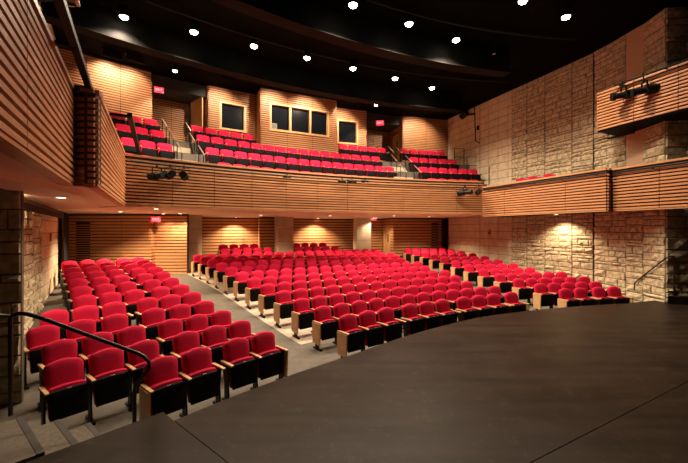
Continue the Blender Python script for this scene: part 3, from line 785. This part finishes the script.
# ------------------------------------------------------------------ lamps
def spot(loc, energy, size=100, blend=.6, color=(1,.80,.58), rad=.06, target=None):
    l = bpy.data.lights.new('lamp_light', 'SPOT'); l.energy = energy; l.spot_size = math.radians(size); l.spot_blend = blend; l.color = color; l.shadow_soft_size = rad
    o = bpy.data.objects.new('lamp_light', l); COL.objects.link(o); o.location = loc
    if target: o.rotation_euler = (Vector(target)-Vector(loc)).to_track_quat('-Z','Y').to_euler()
    return o
def lamp_proto():
    t = empty('ceiling_lamp')
    MB().lathe([(.05,.34),(.12,.32),(.13,.30),(.13,.02),(.14,.0),(.125,-.005),(.115,.02)], 18).build('housing', 'blacksteel', t)
    MB().lathe([(.112,.02),(.108,-.02),(.08,-.05),(.04,-.064),(.005,-.068)], 18).build('lens', 'lamp', t)
    MB().tube([(0,0,.33),(0,0,.5)], .015).build('stem', 'blacksteel', t)
    return t
lp = None
E_MAIN = 1130
LAMPS = [(124,16,'first'),(194,31,'second'),(254,45,'third'),(307,57,'fourth'),(353,67.5,'fifth'),(395,77.5,'sixth'),(432,87,'seventh'),
         (353,4,'m1'),(409,23,'m2'),(456,39,'m3'),(523,0,'f1'),(566,16,'f2')]
LL = {'m1':'leftmost of the three lamps in the middle arc','m2':'centre one of the three lamps in the middle arc','m3':'rightmost of the three lamps in the middle arc',
      'f1':'front arc lamp cut by the top edge of the photo','f2':'lone front arc lamp nearest the right stone wall'}
for u, v, n in LAMPS:
    x, y = at_h(u, v+1, 6.2)
    if lp is None: o = lp = lamp_proto()
    else: o = copy_tree(lp)
    o.location = (x, y, EYE+6.2-.0)
    tag(o, 'black ceiling downlight glowing white, '+(LL.get(n) or f'{n} from the left in the rear arc'), 'lamp', 'ceiling downlights')
    spot((x, y, EYE+6.2-.09), E_MAIN*(.75 if n[0]=='f' and n[1]!='i' and n[1]!='o' else .85 if n[0]=='m' else 1.1), 140, .6, rad=.1)
# two bracket spots over the exits, with cones on the black bulkheads
for u, v, lab in ((175,71,'small white spotlight over the left balcony exit'), (376,105,'small white spotlight over the right balcony exit')):
    h = 6.2; x, y = at_h(u, v, h)
    o = copy_tree(lp); o.location = (x,y,EYE+h); o.scale = (.7,.7,.7); tag(o, lab, 'lamp'); o.name = 'bracket_lamp'
    f = Vector((x-CX, y-CY, 0)).normalized()
    spot((x+f.x*.12, y+f.y*.12, EYE+h-.06), 520, 80, .5, target=(x+f.x*.62, y+f.y*.62, EYE+h-1))
# shielded wall washers; wing and booth ones are unseen additions brightening the walls
for u, lab, e, wr in ((112,'added unseen over the left wing wall',150,28.9),(135,'added unseen over the right half of the left wing wall',150,28.7),(228,'over the left square window',260,28.25),(282,'added unseen over the left of the control booth',300,27.3),(318,'added unseen over the right of the control booth',300,27.3),(351,'over the right square window',260,28.2),(428,'added unseen over the right wing wall',360,28.3)):
    x, y = on_arc(u, arcR(wr-1.45)); rz = math.radians(ang(x,y))+PI/2
    t = thing('wall_washer', 'black shielded wall washer '+lab, 'lamp', (x,y,EYE+6.36), rz)
    mb = MB(); mb.box((0,.08,-.01),(.6,.015,.24)); mb.box((0,0,.11),(.6,.175,.015)); mb.build('hood', 'blacksteel', t)
    MB().tube([(0,0,.1),(0,0,.14)], .015, 6).build('stem', 'blacksteel', t)
    f = Vector((x-CX,y-CY,0)).normalized()
    spot((x+f.x*.03, y+f.y*.03, EYE+6.37), e*1.5, 100, .7, target=(x+f.x*1.5, y+f.y*1.5, EYE+4.9))
def soffit_proto():
    t = empty('recessed_downlight')
    MB().lathe([(.105,.0),(.105,-.012),(.08,-.016),(.075,.0)], 20).build('trim_ring', 'trimwhite', t)
    MB().lathe([(.074,-.001),(.074,-.012),(.05,-.02),(.002,-.022)], 20).build('lens', 'softlamp', t)
    return t
sp0 = None
SOF = [(61,192,25,'by the dark stone pier'),(120.5,211.5,330,'over the back rows of the left block'),(156,206.6,80,'behind the left end of the balcony front'),(180,213.5,110,'at the head of the left aisle'),
       (236,217.3,230,'in the first alcove'),(261,215,130,'before the slatted pier'),(318,218.3,230,'in the second alcove'),(330,215.5,130,'before the second alcove'),
       (394,215.5,150,'over the right aisle'),(429,216.5,220,'before the slatted right rear wall'),(374,217.8,40,'by the right exit sign')]
for u, v, e, lab in SOF:
    x, y = at_h(u, v, .65)
    zz = Z_SOF
    if u < 100: zz = Z_SOF-.09
    if u == 156: x, y = on_arc(156, arcR(24.6))
    o = sp0 = soffit_proto() if sp0 is None else copy_tree(sp0)
    o.location = (x,y,zz); tag(o, 'round recessed downlight in the soffit '+lab, 'lamp', 'soffit downlights')
    spot((x,y,zz-.04), e*3.2, 130, .6, color=(1,.77,.5), rad=.05)
# extra gallery washers
for p, z, e, lab in (((8.83-.55,13.86-.2), ZR_B+.03, 130, 'under the right gallery over the bright stone patch'), ((lwall(6.45)+.16,6.45), Z_SOF+.012, 130, 'under the left gallery over the bright stone patch'),
                     ((-7.6,14.7), Z_SOF, 60, 'inside the recess at the head of the aisle'), ((1.9,20.6), Z_SOF, 45, 'beside the right exit door')):
    o = copy_tree(sp0); o.location = (*p, z); tag(o, 'round recessed downlight '+lab, 'lamp', 'soffit downlights')
    spot((*p, z-.04), e*2.6, 130, .6, color=(1,.77,.5), rad=.05, target=(lwall(7.7)+.1, 7.7, 1.5) if p[1] < 7 else None)

# ------------------------------------------------------------------ exit signs
def exit_sign(u, v, p, w, label, face_to=(0,0)):
    x, y = p; z = EYE+(HY-v)*y/F
    rz = math.atan2(y-face_to[1], x-face_to[0])-PI/2
    t = thing('exit_sign', label, 'sign', (x,y,z), rz)
    h = w*.62
    MB().box((0,0,0), (w,.06,h)).build('sign_box', 'signred', t)
    MB().box((0,.0,h/2+.03), (.05,.04,.06)).build('bracket', 'blacksteel', t)
    cu = bpy.data.curves.new('exit_text', 'FONT'); cu.body = 'EXIT'; cu.size = w*.36; cu.align_x = 'CENTER'; cu.align_y = 'CENTER'; cu.extrude = .002
    cu.materials.append(M['signletter'])
    tmp = bpy.data.objects.new('exit_text_curve', cu); me = bpy.data.meshes.new_from_object(tmp); bpy.data.objects.remove(tmp)
    o = bpy.data.objects.new('exit_text', me); COL.objects.link(o); o.parent = t; o.location = (0,-.034,0); o.rotation_euler = (PI/2,0,0)
    return t
exit_sign(157, 219.3, (-8.31+.18+.14,14.85), .36, 'red lit EXIT sign under the soffit by the left aisle recess')
exit_sign(373, 218.6, on_arc(373, lambda a: 30.2), .42, 'red lit EXIT sign under the soffit by the right rear door')
exit_sign(159, 90, on_arc(159, lambda a: 28.55), .36, 'red lit EXIT sign over the left balcony exit')
exit_sign(380, 123, on_arc(380, lambda a: 27.7), .42, 'red lit EXIT sign over the right balcony exit')

# ------------------------------------------------------------------ grilles, drapes, alarms
def grille(p, q, z0, z1, label):
    dx, dy = q[0]-p[0], q[1]-p[1]; l = math.hypot(dx,dy); rz = math.atan2(dy,dx)
    t = thing('air_grille', label, 'vent', (p[0],p[1],z0), rz)
    h = z1-z0
    MB().box((l/2,-.050,h/2), (l,.006,h)).build('backing', 'dark', t)
    f = MB()
    for i in range(int(h/.097)): f.box((l/2,-.059,.03+i*.097), (l,.012,.032))
    f.build('louvre', 'slat', t)
    return t
ga, gb = on_line(77, *gA), on_line(91, *gA)
grille(ga, gb, .95, Z_SOF-.35, 'tall dark louvred grille in the left rear slatted wall')
ga, gb = on_line(431, G0, G1), on_line(438, G0, G1)
grille(ga, gb, 1.2, Z_SOF-.3, 'dark louvred grille in the right rear slatted wall')
def drape(p, q, z0, z1, label, name='black_drape'):
    dx, dy = q[0]-p[0], q[1]-p[1]; l = math.hypot(dx,dy); n = 40; mb = MB(); mb.sm = True
    tx, ty = dx/l, dy/l
    for z in (z0, z1):
        for i in range(n+1):
            s = l*i/n; d = .03*math.sin(i*1.9)+.05
            mb.v.append((p[0]+tx*s+ty*d, p[1]+ty*s-tx*d, z))
    for i in range(n): mb.f.append((i, i+1, n+1+i+1, n+1+i))
    m = len(mb.v)
    for z in (z0, z1):
        for i in range(n+1):
            s = l*i/n; d = .03*math.sin(i*1.9)+.035
            mb.v.append((p[0]+tx*s+ty*d, p[1]+ty*s-tx*d, z))
    for i in range(n): mb.f.append((m+i+1, m+i, m+n+1+i, m+n+2+i))
    t = thing(name, label, 'curtain'); mb.build('cloth', 'drape', t)
    return t
off_l = lambda y, d: (lwall(y)+d*.83, y+d*.55)
t = drape(off_l(12.4,.14), off_l(13.7,.14), .72, Z_SOF-.06, 'black drape drawn back in the left rear corner')
tr = thing('curtain_track', 'black curtain track curving along the left wall under the soffit', 'track')
pts = [(*off_l(y, .16), Z_SOF-.10) for y in (6.4,7.2,8,9,10,11,12)]
MB().tube(pts, .05, 8).build('track_rail', 'blacksteel', tr)
vb = MB()
for a, b in zip(pts, pts[1:]): vb.prism([(a[0]-.02,a[1]-.02),(b[0]-.02,b[1]-.02),(b[0]+.02,b[1]+.02),(a[0]+.02,a[1]+.02)], Z_SOF-.28, Z_SOF-.06)
vb.build('pelmet', 'drape', tr)
cordm = MB().tube([(*off_l(7.3,.12), Z_SOF-.2), (*off_l(7.3,.12), Z_SOF-.55)], .01).build('pull_cord', 'blacksteel', tr)
dd = along(RW0, (RW1[0]-RW0[0], RW1[1]-RW0[1]), 0)
ud = ((RW1[0]-RW0[0])/8.9, (RW1[1]-RW0[1])/8.9)
q0 = (RW0[0]+ud[0]*.08-.05, RW0[1]+ud[1]*.08-.02); q1 = (RW0[0]+ud[0]*.62-.05, RW0[1]+ud[1]*.62-.02)
drape(q0, q1, .72, Z_SOF-.02, 'black drape hanging in the right rear corner')
def alarm(p, z, n, label):
    rz = math.atan2(n[1], n[0])-PI/2
    t = thing('fire_alarm', label, 'alarm', (p[0],p[1],z), rz)
    MB().box((0,.03,0), (.13,.05,.24)).build('alarm_body', 'alarmred', t)
    MB().box((0,.065,.05), (.08,.03,.05)).build('strobe', 'trimwhite', t)
pa = on_line(48, LW0, LW1); alarm((pa[0]+.03,pa[1]+.02), EYE-(237-HY)*pa[1]/F, (.83,.55), 'small red fire alarm on the left block wall')
pa = on_line(490, RW0, RW1); alarm((pa[0]-.02,pa[1]-.01), EYE-(232-HY)*pa[1]/F, (-.93,-.36), 'small red fire alarm on the right block wall under the gallery')

# ------------------------------------------------------------------ rails, pipes, stage lights
def arcpipe(name, pts, r, brackets, label, cat='pipe', m='blacksteel'):
    t = thing(name, label, cat)
    MB().tube(pts, r).build('pipe', m, t)
    for a, b in brackets: MB().tube([a, b], r*.8, 6).build('bracket', m, t)
    return t
zp = Z_RAIL-.22
pp = [(*p, zp) for p in arc_pts(135.2, 102.3, lambda a: RAIL(a)-.16, 1.4)]
br = [((*P(a,RAIL(a)-.17), zp), (*P(a,RAIL(a)-.06), zp+.03)) for a in (134.5,130.5,126.2,121.8,117.4,113,108.6,104.2)]
arcpipe('lighting_pipe', pp, .028, br, 'long black lighting pipe along the curved balcony front')
def side_pipe(p, q, d, z, s, label, zdrop=.0):
    ox, oy = off(p, q, -d); L = math.hypot(q[0]-p[0], q[1]-p[1])
    a, b = (p[0]+ox,p[1]+oy), (q[0]+ox,q[1]+oy)
    t = thing('lighting_rail', label, 'rail')
    MB().wall((a[0],a[1]), (b[0],b[1]), z-.04, z+.04, .085).build('rail_bar', 'blacksteel', t)
    for u in s:
        c = lerp(a, b, u); e = (c[0]-ox*.88, c[1]-oy*.88)
        mb = MB(); dx, dy = e[0]-c[0], e[1]-c[1]; l = math.hypot(dx,dy); w = .035
        mb.prism([(c[0]-dy/l*w,c[1]+dx/l*w),(c[0]+dy/l*w,c[1]-dx/l*w),(e[0]+dy/l*w,e[1]-dx/l*w),(e[0]-dy/l*w,e[1]+dx/l*w)], z-.04, z+.0)
        mb.build('bracket', 'blacksteel', t)
    return t
side_pipe(L1b, L1a, .27, Z_RAIL+.03, (.62,.975), 'thick black rail held off the near left gallery front')
side_pipe(along(L2a,(L2b[0]-L2a[0],L2b[1]-L2a[1]),.24), along(L2a,(L2b[0]-L2a[0],L2b[1]-L2a[1]),.97), .42, Z_RAIL+.03, (.02,.98), 'black rail held off the left gallery front next to the balcony')
oR = off(FR0, FR1, -.09)
pp = [(*lerp((FR0[0]+oR[0],FR0[1]+oR[1]),(FR1[0]+oR[0],FR1[1]+oR[1]),.05),ZR_T-.15), (FR1[0]+oR[0],FR1[1]+oR[1],ZR_T-.15)]
arcpipe('lighting_pipe', pp, .026, [(lerp(Vector(pp[0]),Vector(pp[1]),0) and Vector(pp[0]).lerp(Vector(pp[1]),t), Vector(pp[0]).lerp(Vector(pp[1]),t)+Vector((-oR[0]*.2,-oR[1]*.2,-.05))) for t in (.05,.28,.5,.72,.95)], 'black lighting pipe on the right gallery front next to the balcony')
oR2 = off(FR2a, FR2b, -.09)
pp = [(FR2a[0]+oR2[0],FR2a[1]+oR2[1],ZR_T-.15), (FR2b[0]+oR2[0],FR2b[1]+oR2[1],ZR_T-.15)]
arcpipe('lighting_pipe', pp, .026, [(Vector(pp[0]).lerp(Vector(pp[1]),t), Vector(pp[0]).lerp(Vector(pp[1]),t)+Vector((-oR2[0]*.2,-oR2[1]*.2,-.05))) for t in (.08,.3,.55,.8)], 'black lighting pipe on the near right gallery front')
# upper galleries over the stage ends
UR0, UR1 = (8.30,11.45), (9.75,7.4)
o = slat_wall('wall_upper_gallery_right', [UR0, UR1], EYE+3.2, EYE+4.5, label='slatted front of the high gallery on the right', back=.12)
oo = off(UR0, UR1, 1.15)
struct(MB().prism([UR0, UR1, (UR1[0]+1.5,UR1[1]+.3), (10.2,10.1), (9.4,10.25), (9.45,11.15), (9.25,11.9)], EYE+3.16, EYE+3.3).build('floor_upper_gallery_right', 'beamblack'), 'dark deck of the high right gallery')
UL0, UL1 = (-2.35,2.52), (-3.86,5.05)
slat_wall('wall_upper_gallery_left', [UL0, UL1], EYE+3.2, EYE+4.5, label='slatted front of the high gallery on the left', back=.1)
struct(MB().prism([UL1, (UL1[0]-.22,UL1[1]-.02), (UL1[0]-.20,UL1[1]-.12), (UL1[0]+.03,UL1[1]-.1)], EYE+3.2, EYE+4.5).build('wall_upper_gallery_end', 'cap'), 'wood end face of the high left gallery')
struct(MB().prism([(UL1[0]-.02,UL1[1]-.1), (UL0[0]-.02,UL0[1]), (-4.2,2.0), (-5.6,4.2), (-5.6,5.0)], EYE+3.22, EYE+3.4).build('floor_upper_gallery_left', 'beamblack'), 'dark deck of the high left gallery')
pR = off(UR0, UR1, -.16)
up0, up1 = (*on_line(614, (UR0[0]+pR[0],UR0[1]+pR[1]), (UR1[0]+pR[0],UR1[1]+pR[1])), EYE+4.42), (UR1[0]+pR[0],UR1[1]+pR[1],EYE+4.42)
arcpipe('lighting_pipe', [up0, up1], .03, [(Vector(up0).lerp(Vector(up1),t), Vector(up0).lerp(Vector(up1),t)+Vector((-pR[0]*.65,-pR[1]*.65,0))) for t in (.03,.35,.8)], 'black lighting pipe on the high right gallery')
# stage lanterns
def lantern_proto():
    t = empty('stage_lantern')
    rx = Matrix.Rotation(PI/2, 3, 'X')    # axis along -y (forward)
    MB().lathe([(.03,-.26),(.085,-.25),(.095,-.2),(.095,-.02),(.07,.0),(.07,.16),(.085,.17),(.085,.24),(.075,.24)], 14, rx).build('body', 'blacksteel', t)
    MB().lathe([(.074,.225),(.05,.232),(.002,.235)], 14, rx).build('lens', 'glass', t)
    y = MB(); y.box((-.115,0,.08), (.008,.035,.2)); y.box((.115,0,.08), (.008,.035,.2)); y.box((0,0,.18), (.238,.035,.008)); y.build('yoke', 'blacksteel', t)
    c = MB(); c.box((0,0,.21), (.04,.05,.06)); c.tube([(0,0,.18),(0,0,.26)], .012, 6); c.build('clamp', 'blacksteel', t)
    return t
lan = None
def lantern(x, y, z, rz, tiltx, label, group, s=1.0):
    global lan
    if lan is None: o = lan = lantern_proto()
    else: o = copy_tree(lan)
    o.location = (x,y,z); o.rotation_euler = (tiltx,0,rz); o.scale = (s,s,s)
    return tag(o, label, 'stage light', group)
def rear_lan(u, v, lab, g, s=1.0, dR=.22, turn=0, tl=.0):
    x, y = on_arc(u, lambda a: RAIL(a)-dR); a = math.radians(ang(x,y))
    return lantern(x, y, EYE+(HY-v)*y/F, a+PI/2+PI+turn, tl, lab, g, s)
rear_lan(157, 176, 'black stage light, left one of the cluster at the left end of the balcony rail', 'balcony left lights', 1.25, .5, .35)
rear_lan(170, 175, 'black stage light, middle one of the cluster at the left end of the balcony rail', 'balcony left lights', 1.25, .52, -.1)
rear_lan(184, 176, 'black stage light, right one of the cluster at the left end of the balcony rail', 'balcony left lights', 1.25, .5, -.4)
rear_lan(287, 176.5, 'lone small black stage light clipped on the balcony rail pipe', None, .6, .29, 1.5)
for u, s, w in ((342,.62,'left'),(352,.75,'middle'),(365,.62,'right')):
    rear_lan(u, 181.3, f'flat black stage light, {w} of three below the small right window', 'balcony middle lights', s, .31, 1.5)
rear_lan(465, 192.5, 'black stage light, left one of the pair at the right end of the balcony rail', 'balcony right lights', 1.3, .5, .5)
rear_lan(478.5, 192, 'black stage light, right one of the pair at the right end of the balcony rail', 'balcony right lights', 1.3, .5, -.5)
for u, v, lab in ((624,95.5,'black stage light hanging from the left end of the high right gallery pipe'), (645,91,'black stage light hanging second along the high right gallery pipe')):
    x, y = on_line(u, up0[:2], up1[:2]); z = EYE+(HY-v)*y/F
    o = lantern(x-.03, y-.05, z, -1.9, .12, lab, 'high gallery lights', 1.35)
    hg = MB(); hg.tube([(0,0,.2),(0,0,.2+(up0[2]-z)/1.35-.17)], .014, 6); hg.build('hanger', 'blacksteel', o)
# wall lamp with conduit on the right block wall
t = thing('wall_spotlight', 'black spotlight and conduit on the upper right block wall', 'lamp')
def rwp(u, v, d=.03):
    p = on_line(u, RW0, RW1); return (p[0]-.94*d, p[1]-.35*d, EYE+(HY-v)*p[1]/F)
MB().tube([rwp(475,106), rwp(476,141), rwp(480,143)], .025, 6).build('conduit', 'blacksteel', t)
MB().tube([rwp(475,114), rwp(471,115,.2), rwp(466,116,.3)], .05, 8).build('arm', 'blacksteel', t)
w0 = Vector(rwp(471,113,.28)); w1_ = Vector(rwp(466,117.5,.3)); 
MB().tube([w0, w0.lerp(w1_,.8), w1_], .16, 12).build('lamp_head', 'blacksteel', t)
b = rwp(478.5,128); MB().box(b, (.1,.1,.22)).build('junction_box', 'blacksteel', t)
# black pipe frame hung under the high right gallery, unlit ceiling lamp
t = thing('hanging_pipe_frame', 'thin black pipe frame hanging under the high right gallery', 'pipe')
fp = [(*on_line(u, (UR0[0]+.45,UR0[1]), (UR1[0]+.45,UR1[1])), z) for u, z in ((608,EYE+3.17),(608,EYE+2.98),(634.5,EYE+2.98),(634.5,EYE+3.17))]
MB().tube(fp, .03, 6).build('pipe', 'blacksteel', t)
t = thing('ceiling_lamp', 'unlit narrow black lamp hanging from the ceiling between the beams and the right wall', 'lamp', (*at_h(494,54,6.1), EYE+6.1))
MB().lathe([(.06,.0),(.06,.30),(.03,.34)], 14).build('housing', 'blacksteel', t)
MB().lathe([(.05,-.004),(.05,.004)], 14).build('lens', 'trimwhite', t)
MB().tube([(0,0,.33),(0,0,.4)], .012, 6).build('stem', 'blacksteel', t)
# grey box on the control booth sill
p = bq(.24, -.06); q = bq(.5, -.06)
t = thing('equipment_box', 'small pale grey box on the sill of the first control booth window', 'box', (p[0],p[1],WZ0+.09), math.atan2(q[1]-p[1],q[0]-p[0]))
MB().box((0,0,.14), (.24,.06,.28)).build('box_body', 'grey', t); MB().box((0,-.033,.15), (.19,.006,.2)).build('front_panel', 'greyplastic', t)

# ------------------------------------------------------------------ stage handrails
def u3(u, v, y): return ((u-U0)/F*y, y, EYE-(v-HY)*y/F)
t = thing('stage_handrail', 'dark bronze handrail beside the steps in front of the stone pier', 'handrail')
post1 = u3(10.5, 316, 4.06); post2 = u3(134.5, 387, 4.4)
rail = [u3(-60,317,3.5), u3(0,315.5,3.98), post1, u3(20,313.2,4.08), u3(28,314.2,4.10), u3(40,317.5,4.13), u3(137,353,4.40), u3(144,356.5,4.42), u3(149,362,4.43), u3(149.5,368,4.43), u3(145,374,4.42), u3(135.5,385,4.40), u3(134.5,390,4.4), (post2[0],post2[1],.02)]
MB().tube(rail, .024, 10).build('rail', 'bronze', t)
MB().tube([(post1[0],post1[1],post1[2]), (post1[0],post1[1],.5)], .022, 8).build('post', 'bronze', t)
MB().lathe([(.05,0),(.05,.012),(.03,.016)], 14, off=(post2[0],post2[1],.0)).build('base_plate', 'bronze', t)
t = thing('stage_handrail', 'dark handrail by the far right end of the stage', 'handrail')
y0, y1 = 11.35, 10.2
rail = [(*u3(638.5,299,y0)[:2],.05), u3(638.5,298,y0), u3(634.2,289,y0), u3(634.5,283.5,y0-.05), u3(638,280,y0-.12), u3(664,259.5,y1+.05), u3(670,256,y1), u3(673.5,256,y1), u3(674,259,y1), (*u3(674,259,y1)[:2],.5)]
MB().tube(rail, .02, 8).build('rail', 'bronze', t)
# low block at the far end of the stage
struct(MB().prism([(9.35,10.1),(9.5,10.25),(11.6,9.95),(11.5,9.5)], ZS, ZS+.22).build('trim_5', 'stage'), 'low dark kerb at the far right end of the stage')

# ------------------------------------------------------------------ balcony aisle rails
def aisle_rail(r, u, label, g):
    a = u; R = arcR(BR[r]+.05)(a)
    t = thing('aisle_handrail', label, 'handrail', group=g)
    top, low = P(a, R+.15), P(a, R-.42)
    z = BZ[r]; zl = BZ[r-1] if r else BZ[0]
    MB().tube([(*P(a,R+.2), z+.96), (*top, z+.94), (*low, z+.55), (*P(a,R-.46), z+.50)], .024, 8).build('rail', 'silver', t)
    MB().tube([(*top, z+.94), (*top, z)], .018, 6).build('post', 'blacksteel', t)
    MB().tube([(*low, z+.55), (*low, zl)], .018, 6).build('post', 'blacksteel', t)
nmr = {3:'top', 2:'middle', 1:'bottom'}
for r, u in [(r, BAL['p',r][1]-.28) for r in (3,2,1)]: aisle_rail(r, u, f'short steel handrail, {nmr[r]} of three on the left side of the left balcony aisle', 'balcony aisle rails')
for r, u in [(r, BAL['s' if r == 3 else 'q',r][0]+.28) for r in (3,2,1)]: aisle_rail(r, u, f'short steel handrail, {nmr[r]} of three on the right side of the left balcony aisle', 'balcony aisle rails')
for r, u in [(r, BAL['t' if r == 3 else 'q',r][1]-.28) for r in (3,2,1)]: aisle_rail(r, u, f'short steel handrail, {nmr[r]} of three on the left side of the right balcony aisle', 'balcony aisle rails')
for r, u in [(r, BAL['v',r][0]+.28) for r in (3,2,1)]: aisle_rail(r, u, f'short steel handrail, {nmr[r]} of three on the right side of the right balcony aisle', 'balcony aisle rails')
for r, u0, u1, lab in ((3,454.5,464,'thin black guard rail beside the top balcony row at the right wall'), (2,467,478,'thin black guard rail beside the third balcony row at the right wall'), (1,489,493.5,'thin black guard rail beside the second balcony row at the right wall')):
    p, q = on_arc(u0, arcR(BR[r]-.1)), on_arc(u1, arcR(BR[r]-.1)); t = thing('guard_rail', lab, 'rail', group='balcony end guard rails')
    z = BZ[r]
    MB().tube([(*p,z), (*p,z+.95), (*q,z+.95), (*q,BZ[r-1]-.2)], .02, 6).build('rail', 'blacksteel', t)
    MB().tube([(*p,z+.5), (*q,z+.5)], .012, 6).build('mid_rail', 'blacksteel', t)

# ------------------------------------------------------------------ world, camera, view
sc = bpy.context.scene
w = bpy.data.worlds.new('world'); sc.world = w; w.use_nodes = True
w.node_tree.nodes['Background'].inputs[0].default_value = (.9,.65,.45,1); w.node_tree.nodes['Background'].inputs[1].default_value = .004
cam = bpy.data.cameras.new('camera'); co = bpy.data.objects.new('camera', cam); COL.objects.link(co)
co.location = (0,0,EYE); co.rotation_euler = (PI/2,0,0)
cam.sensor_width = 36; cam.lens = F/688*36; cam.shift_y = (HY-231.5)/688; cam.clip_start = .05
sc.camera = co
sc.view_settings.view_transform = 'Standard'; sc.view_settings.look = 'None'; sc.view_settings.gamma = 1
sc.view_settings.use_curve_mapping = False; sc.view_settings.exposure = 0
